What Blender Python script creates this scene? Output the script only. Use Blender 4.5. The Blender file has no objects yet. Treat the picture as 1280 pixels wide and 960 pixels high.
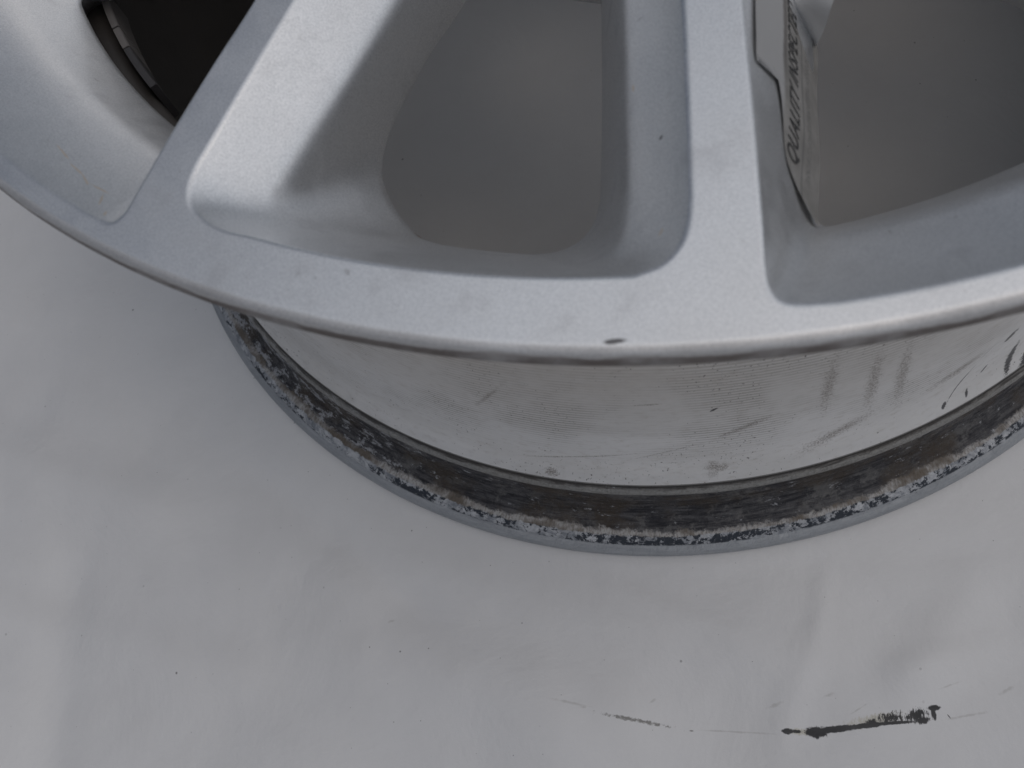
import bpy, bmesh, math, random
from mathutils import Vector, Matrix, noise
from mathutils.geometry import delaunay_2d_cdt
PI = math.pi
random.seed(7)
S = bpy.context.scene
COL = S.collection

# ------------------------------------------------------------------ camera
cam_d = bpy.data.cameras.new('camera')
cam = bpy.data.objects.new('camera', cam_d); COL.objects.link(cam)
Fv = Vector((-0.16362199, 0.36836082, -0.9151711))
Rv = Vector((0.98636603, 0.04453202, -0.15842647))
Uv = Vector((0.01760369, 0.92861575, 0.37062502))
M = Matrix((Rv, Uv, -Fv)).transposed().to_4x4()
M.translation = Vector((0, -0.28890, 0.31604))
cam.matrix_world = M
cam_d.sensor_width = 36
cam_d.lens = 997.16 / 1280 * 36
cam_d.clip_start = 0.01
cam_d.clip_end = 100
cam_d.dof.use_dof = True
cam_d.dof.focus_distance = 0.275
cam_d.dof.aperture_fstop = 21
S.camera = cam

# ------------------------------------------------------------------ light
SUN_EL, SUN_AZ = 68, -14            # azimuth measured from +x towards +y
w = bpy.data.worlds.new('World'); S.world = w; w.use_nodes = True
nt = w.node_tree; nt.nodes.clear()
sky = nt.nodes.new('ShaderNodeTexSky'); sky.sky_type = 'NISHITA'; sky.sun_disc = False
sky.sun_elevation = math.radians(SUN_EL)
sky.sun_rotation = math.radians(90 - SUN_AZ)
sky.air_density = 1.0; sky.dust_density = 5.0; sky.ozone_density = 1.0
bg = nt.nodes.new('ShaderNodeBackground'); bg.inputs[1].default_value = 0.05
wo = nt.nodes.new('ShaderNodeOutputWorld')
nt.links.new(sky.outputs[0], bg.inputs[0]); nt.links.new(bg.outputs[0], wo.inputs[0])
sun_d = bpy.data.lights.new('sun', 'SUN'); sun_d.energy = 1.5; sun_d.angle = math.radians(118)
sun_d.color = (0.935, 0.965, 1.0)
sun = bpy.data.objects.new('sun', sun_d); COL.objects.link(sun)
el, az = math.radians(SUN_EL), math.radians(SUN_AZ)
sun.rotation_euler = Vector((math.cos(el)*math.cos(az), math.cos(el)*math.sin(az), math.sin(el))).to_track_quat('Z', 'Y').to_euler()
S.view_settings.view_transform = 'Standard'; S.view_settings.look = 'None'
S.view_settings.exposure = -0.60; S.view_settings.gamma = 1
S.view_settings.use_curve_mapping = False
S.render.engine = 'CYCLES'
S.cycles.max_bounces = 8

# ------------------------------------------------------------------ node helpers
class NT:
    def __init__(s, name, coord='Object'):
        s.m = bpy.data.materials.new(name); s.m.use_nodes = True
        s.t = s.m.node_tree; s.t.nodes.clear()
        s.out = s.n('ShaderNodeOutputMaterial'); s.b = s.n('ShaderNodeBsdfPrincipled')
        s.l(s.b.outputs[0], s.out.inputs[0])
        tc = s.n('ShaderNodeTexCoord'); s.obj = tc.outputs['Object']; s.uv = tc.outputs['UV']
    def n(s, k): return s.t.nodes.new(k)
    def l(s, a, b): s.t.links.new(a, b)
    def put(s, sock, v):
        if isinstance(v, bpy.types.NodeSocket): s.l(v, sock)
        elif isinstance(v, (tuple, list)) and len(v) == 3 and sock.type == 'RGBA': sock.default_value = (*v, 1)
        else: sock.default_value = v
    def noise(s, vec, scale, detail=4, rough=.55, dist=0):
        q = s.n('ShaderNodeTexNoise'); s.l(vec, q.inputs['Vector'])
        q.inputs['Scale'].default_value = scale; q.inputs['Detail'].default_value = detail
        q.inputs['Roughness'].default_value = rough; q.inputs['Distortion'].default_value = dist
        return q.outputs[0]
    def scale(s, vec, v, loc=(0, 0, 0), rot=0):
        q = s.n('ShaderNodeMapping'); s.l(vec, q.inputs[0]); q.inputs['Scale'].default_value = v
        q.inputs['Location'].default_value = loc; q.inputs['Rotation'].default_value = (0, 0, rot)
        return q.outputs[0]
    def math(s, op, a, b=0.0, c=0.0):
        q = s.n('ShaderNodeMath'); q.operation = op
        s.put(q.inputs[0], a); s.put(q.inputs[1], b); s.put(q.inputs[2], c); return q.outputs[0]
    def ramp(s, v, a, b, lo=0.0, hi=1.0):
        q = s.n('ShaderNodeMapRange'); q.interpolation_type = 'SMOOTHSTEP'
        s.put(q.inputs[0], v); q.inputs[1].default_value = a; q.inputs[2].default_value = b
        q.inputs[3].default_value = lo; q.inputs[4].default_value = hi; return q.outputs[0]
    def mix(s, f, a, b):
        q = s.n('ShaderNodeMix'); q.data_type = 'RGBA'
        s.put(q.inputs[0], f); s.put(q.inputs[6], a); s.put(q.inputs[7], b); return q.outputs[2]
    def sep(s, v):
        q = s.n('ShaderNodeSeparateXYZ'); s.l(v, q.inputs[0]); return q.outputs
    def mark(s, vec, cx, cy, ang, a, b, nz, k=.8, edge=.35):
        """irregular patch: ellipse a x b at (cx, cy), turned by ang degrees, broken up by the noise nz"""
        q = s.n('ShaderNodeMapping'); q.vector_type = 'TEXTURE'; s.l(vec, q.inputs[0])
        q.inputs['Location'].default_value = (cx, cy, 0); q.inputs['Rotation'].default_value = (0, 0, math.radians(ang))
        q.inputs['Scale'].default_value = (a, b, 1)
        p = s.sep(q.outputs[0])
        d = s.math('SQRT', s.math('ADD', s.math('MULTIPLY', p[0], p[0]), s.math('MULTIPLY', p[1], p[1])))
        d = s.math('MULTIPLY_ADD', s.math('SUBTRACT', nz, .5), k * 2, d)
        return s.ramp(d, 1.0, 1.0 - edge)
    def bump(s, h, strength, dist, prev=None):
        q = s.n('ShaderNodeBump'); q.inputs['Strength'].default_value = strength
        q.inputs['Distance'].default_value = dist; s.l(h, q.inputs['Height'])
        if prev: s.l(prev, q.inputs['Normal'])
        return q.outputs[0]
    def done(s, col, rough=.5, metal=0.0, normal=None, coat=0.0, coat_rough=.1, spec=None):
        s.put(s.b.inputs['Base Color'], col); s.put(s.b.inputs['Roughness'], rough)
        s.put(s.b.inputs['Metallic'], metal); s.put(s.b.inputs['Coat Weight'], coat)
        s.b.inputs['Coat Roughness'].default_value = coat_rough
        if spec is not None: s.b.inputs['Specular IOR Level'].default_value = spec
        if normal: s.l(normal, s.b.inputs['Normal'])
        return s.m
def maxi(N, ms):
    r = ms[0]
    for m in ms[1:]: r = N.math('MAXIMUM', r, m)
    return r

H = 0.19352
# ------------------------------------------------------------------ materials
def silver_paint():
    N = NT('silver_paint')
    fl = N.noise(N.obj, 2600, 2, .7); md = N.noise(N.obj, 90, 4, .6); lo = N.noise(N.obj, 14, 3)
    c = N.mix(N.ramp(fl, .3, .7), (.70, .71, .72), (.92, .925, .93))
    c = N.mix(N.ramp(md, .56, .74, 0, .35), c, (.55, .55, .56))
    c = N.mix(N.ramp(lo, .5, .75, 0, .25), c, (.66, .65, .63))
    z = N.sep(N.obj)
    # brown grime on the turned lip below the face
    low = N.ramp(N.math('MULTIPLY_ADD', N.math('SUBTRACT', md, .5), .003, z[2]), H-.0003, H-.0018)
    rr = N.math('SQRT', N.math('ADD', N.math('MULTIPLY', z[0], z[0]), N.math('MULTIPLY', z[1], z[1])))
    lip = N.math('MULTIPLY', low, N.ramp(rr, .2320, .2335))
    lip = N.math('MAXIMUM', lip, N.ramp(rr, .2327, .2337, 0, .42))
    c = N.mix(N.math('MULTIPLY', lip, N.ramp(md, .25, .6, .70, 1)), c, (.13, .11, .10))
    nz = N.noise(N.obj, 700, 4, .7)
    chips = maxi(N, [
        N.mark(N.obj, -.0048, -.2322, 4, .0024, .00062, nz, .35, .5),
        N.mark(N.obj, .0004, -.1530, -10, .0011, .00010, nz, .3, .6),
        N.mark(N.obj, .0040, -.1870, 70, .0007, .0004, nz, .5, .6),
        N.mark(N.obj, .0165, -.1530, 84, .0030, .00010, nz, .5, .6)])
    c = N.mix(N.math('MULTIPLY', chips, .85), c, (.05, .045, .045))
    c = N.mix(N.math('MULTIPLY', N.mark(N.obj, -.0530, -.1838, -30, .0030, .0011, nz, .8, .5), .8), c, (.30, .14, .05))
    painted_glints = maxi(N, [N.mark(N.obj, x_, y_, a_, l_, .00028, nz, .7, .6) for x_, y_, a_, l_ in ((-.1285, -.1785, -45, .0045), (-.1225, -.1845, -40, .0038), (-.1190, -.1880, -50, .0030), (-.1150, -.1905, -28, .0036), (-.1125, -.1945, -70, .0030), (-.1090, -.1995, -70, .0012), (-.0012, -.1700, 95, .0012), (.0035, -.2085, 60, .0012))])
    c = N.mix(N.math('MULTIPLY', painted_glints, .7), c, (.80, .66, .50))  # warm light glints on the paint, put into the base colour as tan streaks
    st = N.noise(N.scale(N.obj, (260, 260, 260)), 1, 3, .6)
    c = N.mix(N.ramp(st, .70, .76, 0, .30), c, (.16, .14, .12))
    bp = N.bump(fl, .22, .0002); bp = N.bump(md, .06, .0006, bp)
    inv = N.math('SUBTRACT', 1.0, lip)
    return N.done(c, N.math('MULTIPLY_ADD', lip, .3, N.ramp(md, .3, .7, .38, .46)), N.math('MULTIPLY', inv, .84), bp, N.math('MULTIPLY', inv, .28), .08)
def machined_barrel():
    N = NT('machined_barrel')
    u = N.uv
    fine = N.n('ShaderNodeTexWave'); fine.bands_direction = 'Y'; N.l(u, fine.inputs[0])
    fine.inputs['Scale'].default_value = 175; fine.inputs['Distortion'].default_value = .6; fine.inputs['Detail'].default_value = 2
    sp = N.noise(N.scale(u, (900, 620, 1)), 1, 3, .7); spm = N.noise(u, 30, 3, .6)
    lo = N.noise(N.scale(u, (9, 26, 1)), 1, 4, .6); hi = N.noise(N.scale(u, (240, 420, 1)), 1, 3, .6)
    c = N.mix(N.ramp(lo, .3, .72), (.66, .65, .635), (.80, .795, .79))
    c = N.mix(N.ramp(hi, .5, .8, 0, .35), c, (.46, .42, .37))
    fz = N.math('MULTIPLY', N.ramp(fine.outputs[0], .3, .8, 0, .55), N.math('MULTIPLY', N.ramp(spm, .38, .62), N.ramp(N.sep(u)[1], .045, .075)))
    c = N.mix(fz, c, (.26, .24, .215))
    tan = N.math('MULTIPLY', N.ramp(N.sep(u)[1], .062, .115), N.ramp(lo, .35, .6, .3, .75))
    c = N.mix(tan, c, (.50, .465, .425))
    # specks of dirt, thicker in patches
    thr = N.math('SUBTRACT', sp, N.ramp(spm, .35, .66, .705, .615))
    c = N.mix(N.ramp(thr, 0, .02, 0, .8), c, (.06, .05, .045))
    nz = N.noise(u, 900, 4, .7); nb = N.noise(u, 320, 4, .7); grit = N.noise(u, 1700, 2, .7)
    T = .210
    def m(px, *a, **k): return N.mark(u, *a, **k)
    A = math.radians
    stain = maxi(N, [N.mark(u, A(264)*T, .0500, 14, .030, .0007, nb, .8, .95), N.mark(u, A(272.0)*T, .0560, 26, .016, .0006, nb, .8, .95),
                     N.mark(u, A(278.5)*T, .0700, 35, .014, .0022, nz, 1.1, .95), N.mark(u, A(270.2)*T, .0930, 6, .007, .0006, nb, .9, .9),
                     N.mark(u, A(276.5)*T, .0430, 10, .0055, .0050, nb, 1.0, .9), N.mark(u, A(261.0)*T, .0390, 0, .0030, .0022, nz, 1.2, .5),
                     N.mark(u, A(288.9)*T, .082, 98, .027, .0028, nz, 1.8, .95), N.mark(u, A(291.6)*T, .080, 100, .027, .0026, nz, 1.8, .95),
                     N.mark(u, A(284.8)*T, .089, 95, .023, .0026, nz, 1.9, .95), N.mark(u, A(287.5)*T, .050, 30, .018, .0040, nz, 1.2, .95),
                     N.mark(u, A(256.5)*T, .088, 60, .016, .0012, nb, 1.0, .95), N.mark(u, A(298.5)*T, .060, 25, .014, .0040, nz, 1.1, .9)])
    c = N.mix(N.math('MULTIPLY', stain, N.ramp(grit, .40, .60, .18, .8)), c, (.17, .140, .118))
    sc = N.noise(N.scale(u, (500, 900, 1)), 1, 6, .8)
    black = maxi(N, [N.mark(u, A(275.6)*T, .0865, 50, .0019, .0006, nz, .4, .3),
                     N.mark(u, A(299.6)*T, .0480, 63, .0105, .00035, nz, .55, .5), N.mark(u, A(301.3)*T, .0625, 63, .0050, .00016, nz, .6, .6),
                     N.mark(u, A(298.2)*T, .0400, 65, .0018, .0009, sc, .9, .4), N.mark(u, A(302.2)*T, .0480, 60, .0024, .0006, nz, .7, .5),
                     N.mark(u, A(300.6)*T, .0400, 85, .0022, .0007, sc, .9, .5), N.mark(u, A(305.4)*T, .0440, 78, .0085, .0018, sc, 1.5, .4),
                     N.mark(u, A(303.6)*T, .0640, 70, .0040, .0016, sc, 1.9, .5), N.mark(u, A(307.2)*T, .0380, 70, .0040, .0022, sc, 1.6, .5)])
    c = N.mix(N.math('MULTIPLY', black, .88), c, (.03, .03, .035))
    zz = N.sep(N.uv)[1]
    c = N.mix(N.math('MULTIPLY', N.ramp(N.math('MULTIPLY_ADD', nb, .006, zz), .0395, .0372), .8), c, (.10, .09, .08))
    bp = N.bump(fine.outputs[0], .35, .00008); bp = N.bump(hi, .15, .0003, bp)
    return N.done(c, N.ramp(hi, .3, .7, .38, .55), .55, bp)
def rim_grime(name, flange):
    N = NT(name); p = N.sep(N.obj); un = N.sep(N.uv)[0]; z = p[2]
    rr = N.math('SQRT', N.math('ADD', N.math('MULTIPLY', p[0], p[0]), N.math('MULTIPLY', p[1], p[1])))
    q = N.n('ShaderNodeCombineXYZ'); N.l(un, q.inputs[0]); N.l(rr, q.inputs[1]); N.l(z, q.inputs[2]); u = q.outputs[0]
    st = N.noise(N.scale(u, (75, 620, 620)), 1, 8, .78); bl = N.noise(u, 230, 6, .72, .6); fine = N.noise(u, 900, 5, .75)
    lo = N.noise(u, 34, 4, .65); lo2 = N.noise(N.scale(u, (1, 1, 1), (5, 2, 1)), 46, 4, .6); fl = N.noise(N.scale(u, (170, 300, 300)), 1, 8, .78)
    left = N.ramp(un, .935, .845)
    c = N.mix(N.ramp(st, .36, .66), (.014, .014, .019), (.115, .112, .115))
    c = N.mix(N.ramp(bl, .50, .66, 0, .75), c, (.020, .019, .024))
    c = N.mix(N.math('MULTIPLY', N.ramp(N.noise(u, 75, 7, .75), .52, .60), N.ramp(fine, .25, .6, .2, .7)), c, (.17, .165, .16))
    c = N.mix(N.math('MULTIPLY', N.ramp(lo, .45, .60), N.ramp(fine, .3, .6, .25, .85)), c, (.068, .052, .038))
    thr = N.math('SUBTRACT', fl, N.math('SUBTRACT', .605, N.math('MULTIPLY', left, .085)))
    c = N.mix(N.math('MULTIPLY', N.ramp(thr, 0, .035), N.ramp(fine, .25, .6, .35, .95)), c, (.40, .405, .42))
    if flange:
        lines = N.noise(N.scale(u, (1500, 500, 100), rot=.8), 1, 5, .7)
        wob = N.math('MULTIPLY_ADD', N.math('SUBTRACT', bl, .5), .0055, rr)
        wob = N.math('MULTIPLY_ADD', N.math('SUBTRACT', lo, .5), .0060, wob)
        wob = N.math('MULTIPLY_ADD', N.math('SUBTRACT', fine, .5), .0032, wob)
        wob = N.math('MULTIPLY_ADD', N.math('SUBTRACT', lo2, .5), .0050, wob)
        bright = N.mix(N.ramp(lines, .34, .62), (.26, .24, .22), (.47, .46, .45))
        bright = N.mix(N.ramp(lo2, .42, .60, .85, .10), (.10, .07, .045), bright) if False else N.mix(N.ramp(lo2, .50, .64, 0, .85), bright, (.11, .085, .06))
        c = N.mix(N.ramp(wob, .2262, .2278), c, bright)
        iso = N.noise(u, 430, 7, .72)
        wht = N.math('ADD', iso, N.math('MULTIPLY', N.math('SUBTRACT', lo2, .5), .55))
        wht = N.math('ADD', wht, N.math('MULTIPLY', left, .05))
        white = N.mix(N.ramp(wht, .49, .535), (.036, .043, .056), N.mix(N.ramp(bl, .35, .65), (.22, .235, .26), (.56, .57, .59)))
        w2 = N.math('MULTIPLY_ADD', N.math('SUBTRACT', fine, .5), .0016, rr)
        w2 = N.math('MULTIPLY_ADD', N.math('SUBTRACT', bl, .5), .0030, w2)
        c = N.mix(N.ramp(w2, .2288, .2294), c, white)
        plain = N.mix(N.ramp(st, .3, .7), (.30, .315, .335), (.40, .415, .435))
        plain = N.mix(N.ramp(fl, .60, .70, 0, .7), plain, (.16, .17, .18))
        edge = N.math('MULTIPLY_ADD', N.math('SUBTRACT', fine, .5), .0010, rr)
        c = N.mix(N.ramp(edge, .2319, .2323), c, plain)
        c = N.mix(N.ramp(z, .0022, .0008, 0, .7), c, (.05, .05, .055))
    else:
        wz = N.math('MULTIPLY_ADD', N.math('SUBTRACT', st, .5), .0035, z)
        top = N.math('MULTIPLY', N.ramp(wz, .0318, .0332), N.ramp(z, .0357, .0345))
        c = N.mix(N.math('MULTIPLY', top, .8), c, N.mix(N.ramp(fine, .3, .6), (.20, .195, .18), (.36, .355, .34)))
        c = N.mix(N.ramp(wz, .0346, .0352, 0, .85), c, (.05, .045, .042))
        c = N.mix(N.math('MULTIPLY', N.ramp(z, .0356, .0361), .7), c, (.34, .335, .32))
    return N.done(c, N.ramp(fine, .3, .7, .38, .7), .35, N.bump(bl, .8, .0012, N.bump(fine, .6, .0005)))
def inner_dark():
    N = NT('brake_dust_coating'); n = N.noise(N.scale(N.uv, (40, 12, 1)), 1, 4, .6); g = N.noise(N.uv, 300, 3, .6)
    c = N.mix(n, (.018, .016, .015), (.040, .034, .030)); c = N.mix(N.ramp(g, .6, .8, 0, .4), c, (.07, .06, .055))
    return N.done(c, .6, 0, N.bump(g, .2, .0004))
def plain_mat(name, c, r, metal=0, var=.2, sc=200):
    N = NT(name); n = N.noise(N.obj, sc, 4, .6)
    return N.done(N.mix(n, tuple(x*(1-var) for x in c), tuple(x*(1+var) for x in c)), r, metal, N.bump(n, .2, .0003))
def paper_mat():
    N = NT('white_paper'); o = N.obj
    fib = N.noise(o, 1500, 3, .6); lo = N.noise(o, 5, 3, .5); mid = N.noise(o, 40, 4, .6)
    c = N.mix(N.ramp(lo, .3, .7), (.66, .66, .665), (.73, .725, .72))
    c = N.mix(N.ramp(fib, .3, .7, 0, .06), c, (.5, .5, .5))
    p = N.sep(o)
    # flecks of dirt
    v = N.n('ShaderNodeTexVoronoi'); v.feature = 'F1'; v.voronoi_dimensions = '2D'; N.l(o, v.inputs['Vector']); v.inputs['Scale'].default_value = 85
    vs = N.sep(v.outputs['Color'])
    rad = N.math('MULTIPLY_ADD', N.math('POWER', vs[0], 9.0), .030, .009)
    spk = N.math('MULTIPLY', N.ramp(N.math('SUBTRACT', v.outputs['Distance'], rad), .008, 0), N.ramp(vs[1], .62, .64))
    spk = N.math('MULTIPLY', spk, N.ramp(vs[2], .1, .9, .2, 1))
    c = N.mix(N.math('MULTIPLY', spk, .75), c, (.10, .095, .09))
    nz = N.noise(o, 900, 4, .75); nb = N.noise(N.scale(o, (1, 1, 1)), 300, 4, .7); comb = N.noise(N.scale(o, (1100, 420, 1), rot=-.15), 1, 5, .75); rag = N.noise(o, 700, 6, .8)
    k = .001
    soft = maxi(N, [N.mark(o, *a, nb, 1.15, .95) for a in [
        (-28*k, -288.8*k, -9, .010, .0007), (-24*k, -290*k, 0, .0022, .0008), (.7*k, -287*k, 35, .0022, .0006),
        (44*k, -286.3*k, 22, .0045, .0008), (63*k, -282*k, 25, .0028, .0007), (72*k, -286.5*k, 32, .006, .0004),
        (103*k, -277.4*k, 20, .005, .0005), (122*k, -278*k, 30, .005, .0008), (28*k, -295.8*k, 0, .020, .0004),
        (108*k, -286.8*k, 12, .010, .0006), 
        (-100*k, -262*k, 20, .0022, .0007)]])
    c = N.mix(N.math('MULTIPLY', soft, .34), c, (.30, .285, .26))
    hard = maxi(N, [
        N.mark(o, -6*k, -293.4*k, -8, .0135, .0008, rag, 1.9, .6),
        N.mark(o, 14.6*k, -296.2*k, 0, .0009, .0003, nz, .4, .5)])
    c = N.mix(N.math('MULTIPLY', hard, .75), c, (.09, .085, .07))
    yel = maxi(N, [N.mark(o, 78*k, -289.5*k, 12, .013, .0022, comb, 1.2, .6), N.mark(o, 52*k, -294.6*k, 0, .0055, .0014, comb, 1.0, .6)])
    c = N.mix(N.math('MULTIPLY', yel, .45), c, (.38, .34, .20))
    blk = maxi(N, [
        N.mark(o, 47.8*k, -294.7*k, 3, .0024, .0011, rag, .7, .3), N.mark(o, 50.8*k, -294.6*k, 3, .0018, .0006, rag, 1.2, .4),
        N.mark(o, 57.6*k, -294.4*k, 2, .0050, .0019, rag, .75, .3), N.mark(o, 56.6*k, -295.4*k, -25, .0022, .0012, comb, .9, .4),
        N.mark(o, 64*k, -293.2*k, 9, .0090, .0013, rag, .5, .3), N.mark(o, 74*k, -291.6*k, 9, .0090, .00105, rag, .6, .3),
        N.mark(o, 84*k, -290.2*k, 7, .0085, .0007, rag, .8, .35), N.mark(o, 93*k, -289.0*k, 12, .0030, .0014, comb, .9, .35),
        N.mark(o, 91.0*k, -287.4*k, 18, .0044, .0022, comb, 1.7, .4), N.mark(o, 83*k, -288.6*k, 12, .0055, .0018, comb, 2.0, .5),
        N.mark(o, 76*k, -290.4*k, 10, .0030, .0012, comb, 1.5, .5),
        N.mark(o, 97.4*k, -284.8*k, 8, .0025, .0011, rag, .6, .3), N.mark(o, 97.0*k, -286.6*k, 95, .0027, .0009, comb, .8, .3),
        N.mark(o, 102*k, -287.3*k, -55, .0010, .00022, comb, .3, .4)])
    c = N.mix(N.math('MULTIPLY', blk, .97), c, (.010, .011, .014))
    cock = N.noise(o, 16, 5, .62, .5)
    c = N.mix(N.ramp(mid, .35, .7, 0, .10), c, (.50, .49, .48))
    bp = N.bump(fib, .20, .0003); bp = N.bump(mid, .22, .002, bp); bp = N.bump(cock, .22, .006, bp)
    return N.done(c, .58, 0, bp, spec=.35)

MAT = dict(silver=silver_paint(), barrel=machined_barrel(), bead=rim_grime('bead_seat_grime', False), crust=rim_grime('flange_crust', True), dark=inner_dark(),
           weight=plain_mat('zinc_weight', (.13, .12, .115), .6, .2), dweight=plain_mat('grimy_weight', (.030, .028, .030), .6),
           paper=paper_mat(), concrete=plain_mat('concrete', (.28, .27, .26), .8, 0, .2, 8))

# ------------------------------------------------------------------ mesh helpers
def link(name, verts, faces, mat, parent=None, normals=None, uvs=None, smooth=True, mats=None, fm=None):
    me = bpy.data.meshes.new(name); me.from_pydata([tuple(v) for v in verts], [], faces); me.update()
    for m_ in (mats or [mat]): me.materials.append(m_)
    if fm:
        for p_, i in zip(me.polygons, fm): p_.material_index = i
    for p_ in me.polygons: p_.use_smooth = smooth
    if uvs is not None:
        l = me.uv_layers.new(name='UVMap')
        for p_ in me.polygons:
            us = [uvs[v] for v in p_.vertices]
            for li, q in zip(p_.loop_indices, us): l.data[li].uv = q
    if normals is not None: me.normals_split_custom_set_from_vertices([tuple(n) for n in normals])
    o = bpy.data.objects.new(name, me); COL.objects.link(o)
    if parent: o.parent = parent
    return o
NSEG = 360
def th(i): return PI/2 + 2*PI*i/NSEG
def lathe(name, prof, mat, parent, mats=None, pm=None):
    """turn a list of (r, z) round the axis; UV = (angle * 0.210 m, height)"""
    v, f, uv, fm = [], [], [], []
    n = len(prof)
    for i in range(NSEG+1):
        t = th(i)
        for r, z in prof:
            v.append((r*math.cos(t), r*math.sin(t), z)); uv.append((t*.210, z))
    for i in range(NSEG):
        for j in range(n-1):
            f.append((i*n+j, (i+1)*n+j, (i+1)*n+j+1, i*n+j+1)); fm.append(pm[j] if pm else 0)
    return link(name, v, f, mat, parent, uvs=uv, mats=mats, fm=fm)
def catmull(pts, per=8):
    if len(pts) < 3: return list(pts)
    P = [2*Vector(pts[0])-Vector(pts[1])] + [Vector(p) for p in pts] + [2*Vector(pts[-1])-Vector(pts[-2])]
    out = []
    for i in range(1, len(P)-2):
        a, b, c, d = P[i-1:i+3]
        for k in range(per):
            t = k/per
            out.append(.5*((2*b)+(c-a)*t+(2*a-5*b+4*c-d)*t*t+(3*b-a-3*c+d)*t**3))
    out.append(P[-2]); return out
def resample(pts, n):
    """n+1 points evenly along the polyline"""
    L = [0]
    for a, b in zip(pts, pts[1:]): L.append(L[-1]+(Vector(b)-Vector(a)).length)
    out = []; j = 0
    for k in range(n+1):
        s = L[-1]*k/n
        while j < len(L)-2 and L[j+1] < s: j += 1
        t = (s-L[j])/max(1e-9, L[j+1]-L[j]); out.append(Vector(pts[j]).lerp(Vector(pts[j+1]), min(1, max(0, t))))
    return out
def rot2(p, deg):
    c, s = math.cos(math.radians(deg)), math.sin(math.radians(deg)); return (p[0]*c-p[1]*s, p[0]*s+p[1]*c)
def mirror2(p, deg):
    c, s = math.cos(2*math.radians(deg)), math.sin(2*math.radians(deg)); return (p[0]*c+p[1]*s, p[0]*s-p[1]*c)
def arc_between(a, b, n=8):
    ra, rb = math.hypot(*a), math.hypot(*b); ta, tb = math.atan2(a[1], a[0]), math.atan2(b[1], b[0])
    return [((ra+(rb-ra)*k/n)*math.cos(ta+(tb-ta)*k/n), (ra+(rb-ra)*k/n)*math.sin(ta+(tb-ta)*k/n)) for k in range(n+1)]
SEG = (26, 14, 34, 14, 26, 18)                  # side, corner, rim arc, corner, side, inner end
def loop(segs):
    """six point lists -> one closed loop in metres with SEG samples per piece"""
    out = []
    for pts, n in zip(segs, SEG):
        pts = [(x*.001, y*.001) for x, y in pts]
        q = resample(catmull(pts), n)
        out += q[:-1]
    return out

# ---- the window inside a spoke pair (mm, wheel axis at the origin)
PF = [[(-58,-97),(-66.5,-122.5),(-74.7,-147),(-79.4,-160.6),(-83.3,-172),(-86.9,-182.8),(-89.2,-189.4)],
      [(-89.2,-189.4),(-90.1,-194.3),(-89.4,-199.0),(-86.6,-202.6),(-81.3,-205.8),(-74,-208.0)],
      arc_between((-74,-208.0),(-1.5,-219.8)),
      [(-1.5,-219.8),(3.4,-217.8),(6.7,-214.0),(8.2,-209.4),(8.8,-204)],
      [(8.8,-204),(9,-182.7),(9,-157.8),(8.6,-125),(8,-97)],
      [(8,-97),(3,-86),(-9,-80),(-25,-78),(-44,-81),(-54,-88),(-58,-97)]]
PC = [[(-41,-95),(-55.1,-136.1),(-64.3,-159.8),(-72.6,-179),(-75.5,-186)],
      [(-75.5,-186),(-77.2,-191),(-76.6,-195.2),(-73,-198),(-66,-200.4)],
      arc_between((-66,-200.4),(-13,-210.6)),
      [(-13,-210.6),(-7.6,-208.6),(-4.8,-204.4),(-3.9,-199.5),(-3.6,-195)],
      [(-3.6,-195),(-3.6,-170),(-3.8,-142.6),(-4,-95)],
      [(-4,-95),(-8,-86.5),(-22,-83),(-36,-86),(-41,-95)]]
PO = [[(-43.5,-99),(-49.6,-112.7),(-56.3,-126.3),(-61.3,-139.8),(-64.4,-149.5),(-65.8,-158.2)],
      [(-65.8,-158.2),(-65.3,-165.2),(-62.4,-172.5),(-58.1,-179.1),(-53.6,-183.9),(-48.5,-186.3)],
      arc_between((-48.5,-186.3),(-25.4,-190.3)),
      [(-25.4,-190.3),(-19.3,-189.7),(-14.2,-186.9),(-11.3,-182.2),(-9.9,-176.6)],
      [(-9.9,-176.6),(-9.6,-164.6),(-9.5,-139.6),(-9.8,-112),(-10,-99)],
      [(-10,-99),(-14,-91),(-27,-87.5),(-39,-91),(-43.5,-99)]]
# ---- the wider window between two pairs
AX = -64.9
QF1 = [(21.5,-72),(20.6,-110),(20.4,-159),(20.6,-187),(20.6,-212)]
QFc = [(20.6,-212),(20.5,-219.6),(21.1,-223.8),(23.6,-226.2),(31.4,-226.2)]
AL = [(-85.0,-146.6),(-90.8,-162.2),(-96.2,-178.0),(-98.8,-186),(-101.9,-196)]
ALc = [(-101.9,-196),(-103.3,-200.6),(-105.6,-202.9),(-109.0,-202.0),(-113.0,-199.9)]
al = [rot2(p, 72) for p in [(-62,-76),(-71.5,-106)]+AL]; alc = [rot2(p, 72) for p in ALc]
QF = [QF1, QFc, arc_between(QFc[-1], alc[-1]), alc[::-1], al[::-1],
      [al[0], (34,-56), (25,-60), QF1[0]]]
def sym(side, corner, cap):
    return [side, corner, arc_between(corner[-1], mirror2(corner[-1], AX)), [mirror2(p, AX) for p in corner[::-1]],
            [mirror2(p, AX) for p in side[::-1]], [mirror2(side[0], AX)] + cap + [side[0]]]
QC = sym([(31.2,-86),(30.6,-140),(30.0,-175),(29.2,-192)], [(29.4,-190),(28.9,-197.5),(29.6,-201.6),(31.8,-203.2),(37,-201.9)], [(40,-80)])
QO = sym([(44.5,-100),(42,-139),(40.6,-162.5),(39.2,-178)], [(39.2,-178),(38.4,-184.5),(38.9,-188.2),(41,-188.9),(46,-187.9)], [(50,-96)])
QF[2] = arc_between(QFc[-1], alc[-1], 16)

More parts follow.
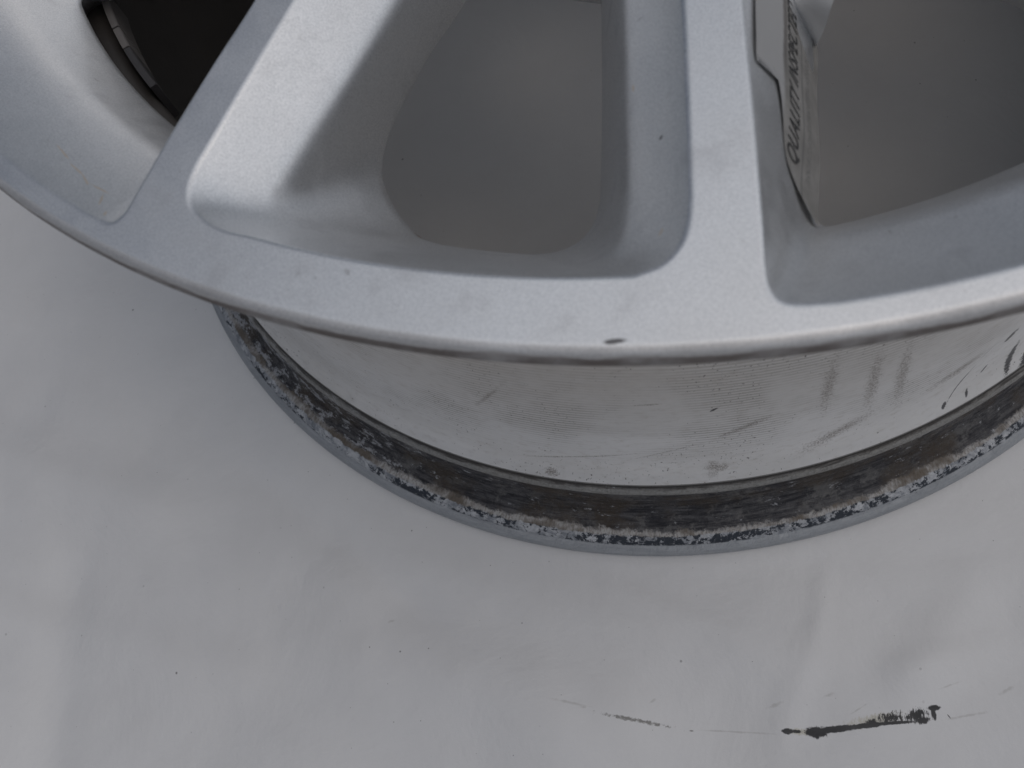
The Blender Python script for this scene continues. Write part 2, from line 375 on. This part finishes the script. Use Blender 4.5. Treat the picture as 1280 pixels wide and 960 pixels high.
# ------------------------------------------------------------------ the wheel
wheel = bpy.data.objects.new('alloy_wheel', None); COL.objects.link(wheel)
wheel['label'] = 'silver alloy wheel lying face up on white paper, its rear flange crusted with grime'
wheel['category'] = 'wheel'

V, VN_UP, FACES, TAG = [], set(), [], []        # the disc casting: one mesh first, cut into its parts after the normals are known
ZB = H-.0450
def addv(x, y, z): V.append((x, y, z)); return len(V)-1
def window(loops, depths, k):
    Fl, Cl, Ol = [[Vector(rot2(p, 72*k)) for p in loop(s)] for s in loops]
    n = len(Fl); rows = []
    def row(pts, z): rows.append([addv(p.x, p.y, z if not callable(z) else z) for p in pts])
    zc, zo = depths
    def at(t):                                  # face -> crease -> opening with a soft shoulder at the crease
        pts = []
        for f, c, o in zip(Fl, Cl, Ol):
            f3, c3, o3 = Vector((*f, 0)), Vector((*c, zc)), Vector((*o, zo))
            a, b = c3.lerp(f3, .16), c3.lerp(o3, .22)
            if t < 1: q = f3.lerp(a, t)
            elif t < 2: s = t-1; q = (1-s)**2*a+2*s*(1-s)*c3+s*s*b
            else: q = b.lerp(o3, t-2)
            pts.append(q)
        return pts
    cen = sum(Fl, Vector((0, 0)))/n
    base = at(0); nxt = at(.12)
    out = []
    for i in range(n):                          # outward direction in the face plane
        tdir = (Fl[(i+1) % n]-Fl[i-1]).normalized(); nd = Vector((tdir.y, -tdir.x))
        if nd.dot(Fl[i]-cen) < 0: nd = -nd
        out.append(nd)
    R = .0009
    for s in (0, .2, .4, .6, .8, 1):
        r = []
        for i in range(n):
            a = Vector((*(Fl[i]+out[i]*R), 0)); b = base[i]; c = b+(nxt[i]-b).normalized()*R
            q = (1-s)**2*a+2*s*(1-s)*b+s*s*c
            r.append(addv(q.x, q.y, H+q.z))
            if s == 0: VN_UP.add(r[-1])
        rows.append(r)
    for t in (.3, .55, .8, 1, 1.2, 1.4, 1.6, 1.8, 2, 2.3, 2.6, 2.9):
        rows.append([addv(q.x, q.y, H+q.z) for q in at(t)])
    o3 = at(3); p3 = at(2.96)
    for s in (.5, 1):                      # rounded lower edge
        r = []
        for i in range(n):
            a = p3[i]; b = o3[i]; c = Vector((b.x+out[i].x*.0004, b.y+out[i].y*.0004, b.z-.0006))
            q = (1-s)**2*a+2*s*(1-s)*b+s*s*c; r.append(addv(q.x, q.y, H+q.z))
        rows.append(r)
    rows.append([addv(*V[i]) for i in rows[-1]])          # crisp lower edge: its own vertices
    rows.append([addv(o3[i].x+out[i].x*.0070, o3[i].y+out[i].y*.0070, ZB) for i in range(n)])
    segid = [j for j, c in enumerate(SEG) for _ in range(c)]
    for ri, (a, b) in enumerate(zip(rows, rows[1:])):
        if ri == len(rows)-3: continue
        for i in range(n):
            j = (i+1) % n
            FACES.append((a[i], a[j], b[j], b[i])); TAG.append((segid[i], k))
    return rows[0], rows[-1], n
tops = []
for k in range(5):
    P_ = window((PF, PC, PO), (-.0125, -.040), k); Q_ = window((QF, QC, QO), (-.0175, -.036), k)
    tops.append((P_, Q_))
cum = [0]
for c in SEG: cum.append(cum[-1]+c)
walltag = []
# wall faces: side pieces belong to the spoke beside them, rim arcs and corners to the rim ring, inner ends to the hub
idx = 0
for k in range(5):
    for wi in range(2):
        nrows = 6+12+2+1-1; n = cum[-1]
        for _ in range(nrows*n):
            sg = TAG[idx][0]
            if sg == 0: walltag.append(('spoke', (2*k if wi == 0 else 2*k+1)))
            elif sg == 4: walltag.append(('spoke', (2*k+1 if wi == 0 else (2*k+2) % 10)))
            elif sg in (1, 2, 3): walltag.append(('ring', 0))
            else: walltag.append(('hub', 0))
            idx += 1
TAG = walltag
def circle(r, z, n):
    return [addv(r*math.cos(PI/2+2*PI*i/n), r*math.sin(PI/2+2*PI*i/n), z) for i in range(n)]
def fill(outer, holes, tag, flip):
    ids = list(outer)+[i for h in holes for i in h]
    co = [Vector((V[i][0], V[i][1])) for i in ids]
    loops_ = []; b = 0
    for L in [outer]+holes: loops_.append(list(range(b, b+len(L)))); b += len(L)
    def area(L): return sum(co[L[i-1]].x*co[L[i]].y-co[L[i]].x*co[L[i-1]].y for i in range(len(L)))
    ed = [(L[i-1], L[i]) for L in loops_ for i in range(len(L))]
    vs, es, fs, ov, oe, of = delaunay_2d_cdt(co, ed, [], 1, 1e-9)
    def inside(p, L):
        c = False
        for i in range(len(L)):
            a, b_ = co[L[i-1]], co[L[i]]
            if (a.y > p.y) != (b_.y > p.y) and p.x < (b_.x-a.x)*(p.y-a.y)/(b_.y-a.y)+a.x: c = not c
        return c
    for f in fs:
        c = sum((vs[i] for i in f), Vector((0, 0)))/len(f)
        if not inside(c, loops_[0]) or any(inside(c, h) for h in loops_[1:]): continue
        try: ii = [ids[ov[i][0]] for i in f]
        except IndexError: continue
        a = [V[i] for i in ii]
        cr = (a[1][0]-a[0][0])*(a[2][1]-a[0][1])-(a[1][1]-a[0][1])*(a[2][0]-a[0][0])
        if (cr < 0) != flip: ii = ii[::-1]
        FACES.append(tuple(ii)); TAG.append(tag)
RT = .2325
for level, flip in ((0, False), (1, True)):
    z = H if level == 0 else ZB
    def seg(win, s0, s1):                       # vertices from the start of piece s0 to the start of piece s1
        r = win[level]; return [r[i % len(r)] for i in range(cum[s0], cum[s1]+1)]
    outer = circle(RT if level == 0 else .2050, z, NSEG)
    ringloop = []; hubloop = []
    for k in range(5):
        P_, Q_ = tops[k]; Qp = tops[(k-1) % 5][1]
        # spoke 2k lies between the previous wide window's far side and this window's near side
        FACES_before = len(FACES)
        fill(seg(Qp, 4, 5)+seg(P_, 0, 1), [], ('spoke', 2*k), flip)
        fill(seg(P_, 4, 5)+seg(Q_, 0, 1), [], ('spoke', 2*k+1), flip)
        ringloop += seg(P_, 1, 4)+seg(Q_, 1, 4)
        hubloop += seg(P_, 5, 6)[::-1]+seg(Q_, 5, 6)[::-1]
    fill(outer, [ringloop], ('ring', 0), flip)
    bore = circle(.0365, z, 96); lugs = []
    for k in range(5):
        a = math.radians(-101+72*k+36)
        lugs.append([addv(.056*math.cos(a)+.0095*math.cos(2*PI*i/32), .056*math.sin(a)+.0095*math.sin(2*PI*i/32), z) for i in range(32)])
    fill(hubloop, [bore]+lugs, ('hub', 0), flip)
    if level == 0:
        up = set(outer+bore+[i for L in lugs for i in L]); VN_UP |= up; keep = [bore]+lugs
    else:
        for A_, B_ in zip(keep, [bore]+lugs):
            d = [addv(*V[i]) for i in A_]; e = [addv(*V[i]) for i in B_]
            for i in range(len(d)):
                j = (i+1) % len(d); FACES.append((d[i], d[j], e[j], e[i])); TAG.append(('hub', 0))
# smooth normals of the whole casting, the machined face kept exactly flat
NRM = [Vector((0, 0, 0)) for _ in V]
for f in FACES:
    a = [Vector(V[i]) for i in f]; nn = Vector((0, 0, 0))
    for i in range(len(a)): nn += (a[i]-a[0]).cross(a[(i+1) % len(a)]-a[0])
    if abs(nn.normalized().z) > .9999 and abs(a[0].z-ZB) < 1e-6: pass
    for i in f: NRM[i] += nn.normalized()*min(nn.length, 4e-6)
for i in range(len(V)):
    NRM[i] = Vector((0, 0, 1)) if i in VN_UP else (NRM[i].normalized() if NRM[i].length > 0 else Vector((0, 0, 1)))
# wall winding: make every wall face look into its window
groups = {}
for f, t in zip(FACES, TAG): groups.setdefault(t, []).append(f)
for t, fs in sorted(groups.items()):
    used = sorted({i for f in fs for i in f}); mp = {o: i for i, o in enumerate(used)}
    name = {'spoke': 'spoke', 'ring': 'outer_rim', 'hub': 'hub'}[t[0]]
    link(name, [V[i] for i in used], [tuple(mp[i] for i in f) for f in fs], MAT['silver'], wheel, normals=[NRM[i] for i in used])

# ---- front flange: the turned edge that carries on from the face
def bez(a, b, c, n=6): return [tuple((1-t)**2*a[q]+2*t*(1-t)*b[q]+t*t*c[q] for q in (0, 1)) for t in [i/n for i in range(n+1)]]
ff = bez((RT, H), (.2348, H), (.2350, H-.0022), 10)+bez((.2350, H-.0022), (.2352, H-.0060), (.2330, H-.0066), 6)[1:]+[(.2300, H-.0070), (.2235, H-.0082)]+bez((.2235, H-.0082), (.2190, H-.0095), (.2186, H-.0150), 6)[1:]
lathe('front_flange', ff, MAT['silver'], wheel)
bs = [(.2186, H-.0150), (.2175, .160), (.2182, .156), (.2178, .153)]
lathe('front_bead_seat', bs, MAT['bead'], wheel)
# ---- barrel: outer skin, then back up the brake-side skin
outer_b = [(.2178, .153), (.212, .1485), (.199, .1455), (.196, .142), (.1955, .134), (.198, .128), (.2030, .122), (.2050, .116), (.2056, .108), (.2064, .095), (.2074, .080), (.2086, .066), (.2098, .055), (.2112, .047), (.2130, .0415), (.2148, .0385), (.2160, .0365)]
ob = [tuple(p) for p in resample(catmull(outer_b, 6), 90)]
lathe('barrel', ob, MAT['barrel'], wheel)
inner_b = [(.2050, ZB), (.1945, ZB-.0004), (.1912, .1470), (.1902, .144), (.1900, .1362), (.1912, .1330), (.1975, .126), (.1995, .118), (.2010, .100), (.2040, .060), (.2075, .030), (.2090, .012), (.2150, .004), (.2300, .0004)]
lathe('barrel_lining', inner_b, MAT['dark'], wheel)
# ---- rear bead seat, hump and flange
hb = catmull([(.2160, .0365), (.2166, .0352), (.2178, .0346), (.2187, .0330), (.2184, .0308), (.2180, .0290), (.2185, .0262), (.2189, .0252), (.2187, .0240), (.2191, .0215), (.2196, .0200), (.2196, .0192), (.2204, .0175)], 6)
lathe('rear_bead_seat', [tuple(p) for p in hb], MAT['bead'], wheel)
rf = catmull([(.2204, .0175), (.2222, .0148), (.2250, .0128), (.2280, .0115), (.2305, .0104), (.2318, .0090), (.2322, .0082), (.2340, .0072), (.2352, .0052), (.2350, .0022), (.2338, .0006), (.2300, .0004)], 6)
lathe('rear_flange', [tuple(p) for p in rf], MAT['crust'], wheel)
added_hubp = [(.0365, ZB), (.0620, ZB-.0005), (.0635, ZB-.010), (.0640, .108), (.0625, .105), (.0370, .105), (.0365, .107), (.0365, ZB)]  # hub pad out of view, added to cut the light inside the barrel
lathe('added_unseen_hub', added_hubp, MAT['silver'], wheel)
# ---- balance weights stuck to the brake side
def weight(t0, t1, mat, zr=(.1368, .1500), r0=.1899, tk=.0022):
    n = max(3, int(abs(t1-t0)*2)); v, f = [], []
    prof = [(r0, zr[0]), (r0-tk+.0004, zr[0]), (r0-tk, zr[0]+.0004), (r0-tk, zr[1]-.0004), (r0-tk+.0004, zr[1]), (r0, zr[1])]
    m_ = len(prof)
    for i in range(n+1):
        t = math.radians(t0+(t1-t0)*i/n)
        for r, z in prof: v.append((r*math.cos(t), r*math.sin(t), z))
    for i in range(n):
        for j in range(m_-1): f.append((i*m_+j, i*m_+j+1, (i+1)*m_+j+1, (i+1)*m_+j))
    f += [tuple(range(m_))[::-1], tuple(range(n*m_, n*m_+m_))]
    return link('balance_weight', v, f, mat, wheel, smooth=False)
weight(206.0, 212.0, MAT['weight']); weight(212.25, 215.2, MAT['weight']); weight(215.4, 221.5, MAT['dweight'])

# ---- the printed paper label stuck to the flank of the spoke, its corner peeling off
MM = .001
L0 = Vector((37.8, -192.0, -29.8)); LE = Vector((4.7, 55.6, -9.0)).normalized(); LN = Vector((.87233, .00623, .48888)).normalized()
LA = LN.cross(LE).normalized()
def lab(u, v, off=.25):
    """u mm from the right-hand edge of the label, v mm along it"""
    t = min(1, max(0, (22-v)/20)); off -= 1.15*t*t*(3-2*t)          # follows the flank where it curves into the rim
    wav = .10*math.sin(v*.16)+.14*math.exp(-((u-20.3)/.9)**2)*min(1, max(0, (v-22)/12))
    q = L0+LE*v+LA*u+LN*(off+.08+wav); return (q.x*MM, q.y*MM, H+q.z*MM)
def label_mat():
    N = NT('printed_paper'); p = N.sep(N.uv); n = N.noise(N.uv, 900, 4, .6); lo = N.noise(N.uv, 120, 3, .6)
    c = N.mix(N.ramp(lo, .3, .7), (.19, .185, .175), (.27, .262, .25))
    c = N.mix(N.ramp(p[0], .0195, .0215), c, (.36, .36, .36))
    crease = N.math('MULTIPLY', N.ramp(N.math('ABSOLUTE', N.math('SUBTRACT', N.math('MULTIPLY_ADD', lo, .002, p[0]), .0206)), .0016, .0005), N.ramp(p[1], .020, .034))
    c = N.mix(N.math('MULTIPLY', crease, .65), c, (.10, .09, .085))  # dark band along the fold: its shade is painted into the paper colour
    fine = N.noise(N.scale(N.uv, (900, 1500, 1)), 1, 3, .6)
    def rule(a, b, v0, v1, f, col):
        nonlocal c
        m_ = N.math('MULTIPLY', N.math('MULTIPLY', N.ramp(p[0], a-.0001, a), N.ramp(p[0], b+.0001, b)), N.math('MULTIPLY', N.ramp(p[1], v0-.001, v0), N.ramp(p[1], v1+.001, v1)))
        c = N.mix(N.math('MULTIPLY', m_, f), c, col)
    rule(.0094, .0099, -.004, .060, .75, (.10, .10, .10))
    rule(.0052, .0074, .006, .048, N.ramp(fine, .46, .56, 0, .65), (.11, .11, .11))
    c = N.mix(N.ramp(n, .55, .75, 0, .3), c, (.3, .28, .25))
    return N.done(c, .65, 0, N.bump(lo, .3, .0005))
lm = label_mat()
poly_r = [(0, -1), (0, 20), (0, 40), (-1.2, 50), (-2.5, 56), (-2, 70), (-2, 84)]
poly_l = [(6, -1), (13.5, .5), (18.4, 4), (20.4, 11), (22.5, 17), (25.5, 20.5), (30, 19), (34.6, 15), (35.4, 40), (35.6, 60), (35.4, 84)]
vs, fs, us = [], [], []
rowsL = 60; colsL = 24
lp = resample(catmull([Vector(a) for a in poly_l], 6), rowsL); rp = resample([Vector(a) for a in poly_r], rowsL)
for a, b in zip(lp, rp):
    for k in range(colsL+1):
        q = b.lerp(a, k/colsL); vs.append(lab(q.x, q.y)); us.append((q.x*MM, q.y*MM))
for i in range(rowsL):
    for k in range(colsL):
        a = i*(colsL+1)+k; fs.append((a, a+1, a+colsL+2, a+colsL+1))
label = link('inspection_label', vs, fs, lm, wheel, uvs=us)
label['label'] = 'creased paper label with printed lettering stuck inside the right-hand window'
# the loose corner, curled up over the opening
fa = [Vector((42.5, -136.4, -38.4)), Vector((38.6, -134.0, -31.8)), Vector((35.9, -132.0, -26.2)), Vector((36.3, -120.9, -27.0))]
fb = [Vector((42.6, -136.9, -38.0)), Vector((42.6, -141.2, -28.0)), Vector((43.2, -140.6, -20)), Vector((47.5, -131.5, -19))]
A_, B_ = resample(catmull(fa, 6), 16), resample(catmull(fb, 6), 16)
vs, fs, us = [], [], []
for i, (a, b) in enumerate(zip(A_, B_)):
    for k in range(9):
        t = k/8; q = a.lerp(b, t)+Vector((0, 0, .9*math.sin(PI*t))); vs.append((q.x*MM, q.y*MM, H+q.z*MM)); us.append((.030+t*.012, .02+i*.002))
for i in range(16):
    for k in range(8):
        a = i*9+k; fs.append((a, a+1, a+10, a+9))
link('loose_corner', vs, fs, plain_mat('label_backing', (.55, .55, .55), .6, 0, .05), label, uvs=us)
# lettering, running up the label
cu = bpy.data.curves.new('lettering', 'FONT'); cu.body = 'QUALITY INSPECTED'; cu.size = 1; cu.offset = .004; cu.space_character = 1.12
tmp = bpy.data.objects.new('lettering_source', cu); COL.objects.link(tmp)
dg = bpy.context.evaluated_depsgraph_get(); tme = bpy.data.meshes.new_from_object(tmp.evaluated_get(dg))
xs = [v.co.x for v in tme.vertices]; ys = [v.co.y for v in tme.vertices]; x0, x1, y0, y1 = min(xs), max(xs), min(ys), max(ys)
tb = bmesh.new(); tb.from_mesh(tme); bmesh.ops.triangulate(tb, faces=tb.faces[:])
bmesh.ops.subdivide_edges(tb, edges=[e for e in tb.edges if e.calc_length() > .25], cuts=2); bmesh.ops.triangulate(tb, faces=tb.faces[:])
for v in tb.verts:
    v.co = lab(11.4+(v.co.y-y0)/(y1-y0)*6.4, 5.0+(v.co.x-x0)/(x1-x0)*50, .40)
me = bpy.data.meshes.new('lettering'); tb.to_mesh(me); tb.free(); bpy.data.objects.remove(tmp)
me.materials.append(plain_mat('label_ink', (.045, .045, .045), .6, 0, .2, 900))
lt = bpy.data.objects.new('lettering', me); COL.objects.link(lt); lt.parent = label

# ------------------------------------------------------------------ paper sheet and floor
def hgt(x, y):
    r = math.hypot(x, y)
    h = .0034*noise.noise(Vector((x*6, y*8, 0)))+.0016*noise.noise(Vector((x*15+4, y*13, 3)))+.0005*noise.noise(Vector((x*45, y*38, 8)))
    h += .0014*abs(noise.noise(Vector((x*20+y*9, y*24-x*6, 5))))
    # soft folds running out from under the wheel
    for (ax, ay, bx, by, wd, am) in FOLDS:
        dx, dy = bx-ax, by-ay; L = math.hypot(dx, dy); t = ((x-ax)*dx+(y-ay)*dy)/L/L
        d = ((x-ax)*dy-(y-ay)*dx)/L; fade = math.exp(-max(0, abs(t-.5)-.35)**2*30)
        h += 1.6*am*fade*math.exp(-(d/wd)**2)
    h = h*min(1, max(0, (r-.228)/.05))
    return h-.0016*min(1, max(0, (r-.236)/.03))
FOLDS = [(-.12, -.238, .06, -.268, .014, .0020), (.066, -.236, .060, -.262, .0030, .0010), (.060, -.262, .044, -.300, .0050, .0006),
         (.045, -.30, -.12, -.33, .02, -.0018), (-.32, -.19, -.20, -.220, .016, .0024), (-.25, -.24, -.235, -.36, .012, -.0016),
         (.03, -.240, .13, -.228, .005, -.0010), (.12, -.235, .085, -.285, .010, .0009), (-.17, -.20, -.08, -.262, .009, -.0016),
         (-.02, -.244, .030, -.262, .0025, .0006), (.052, -.2335, .064, -.2390, .0015, .0006), (.125, -.262, .085, -.274, .006, .0010),
         (-.13, -.27, .01, -.30, .018, .0018), (-.30, -.26, -.15, -.285, .010, .0012)]
def grid_axis(lo, hi, a, b, fine, n_out):
    ax = [lo+(a-lo)*i/n_out for i in range(n_out)]
    m_ = int((b-a)/fine); ax += [a+(b-a)*i/m_ for i in range(m_+1)]
    return ax+[b+(hi-b)*(i+1)/n_out for i in range(n_out)]
gx = grid_axis(-1.3, 1.3, -.42, .22, .0028, 30); gy = grid_axis(-1.3, 1.3, -.38, -.10, .0028, 40)
pv = [(x, y, hgt(x, y)) for x in gx for y in gy]; ny = len(gy)
pf = [(i*ny+j, (i+1)*ny+j, (i+1)*ny+j+1, i*ny+j+1) for i in range(len(gx)-1) for j in range(ny-1)]
paper = link('paper_sheet', pv, pf, MAT['paper'])
paper['kind'] = 'structure'
fl = link('floor', [(-12, -12, -.03), (12, -12, -.03), (12, 12, -.03), (-12, 12, -.03)], [(0, 1, 2, 3)], MAT['concrete'], smooth=False)
fl['kind'] = 'structure'
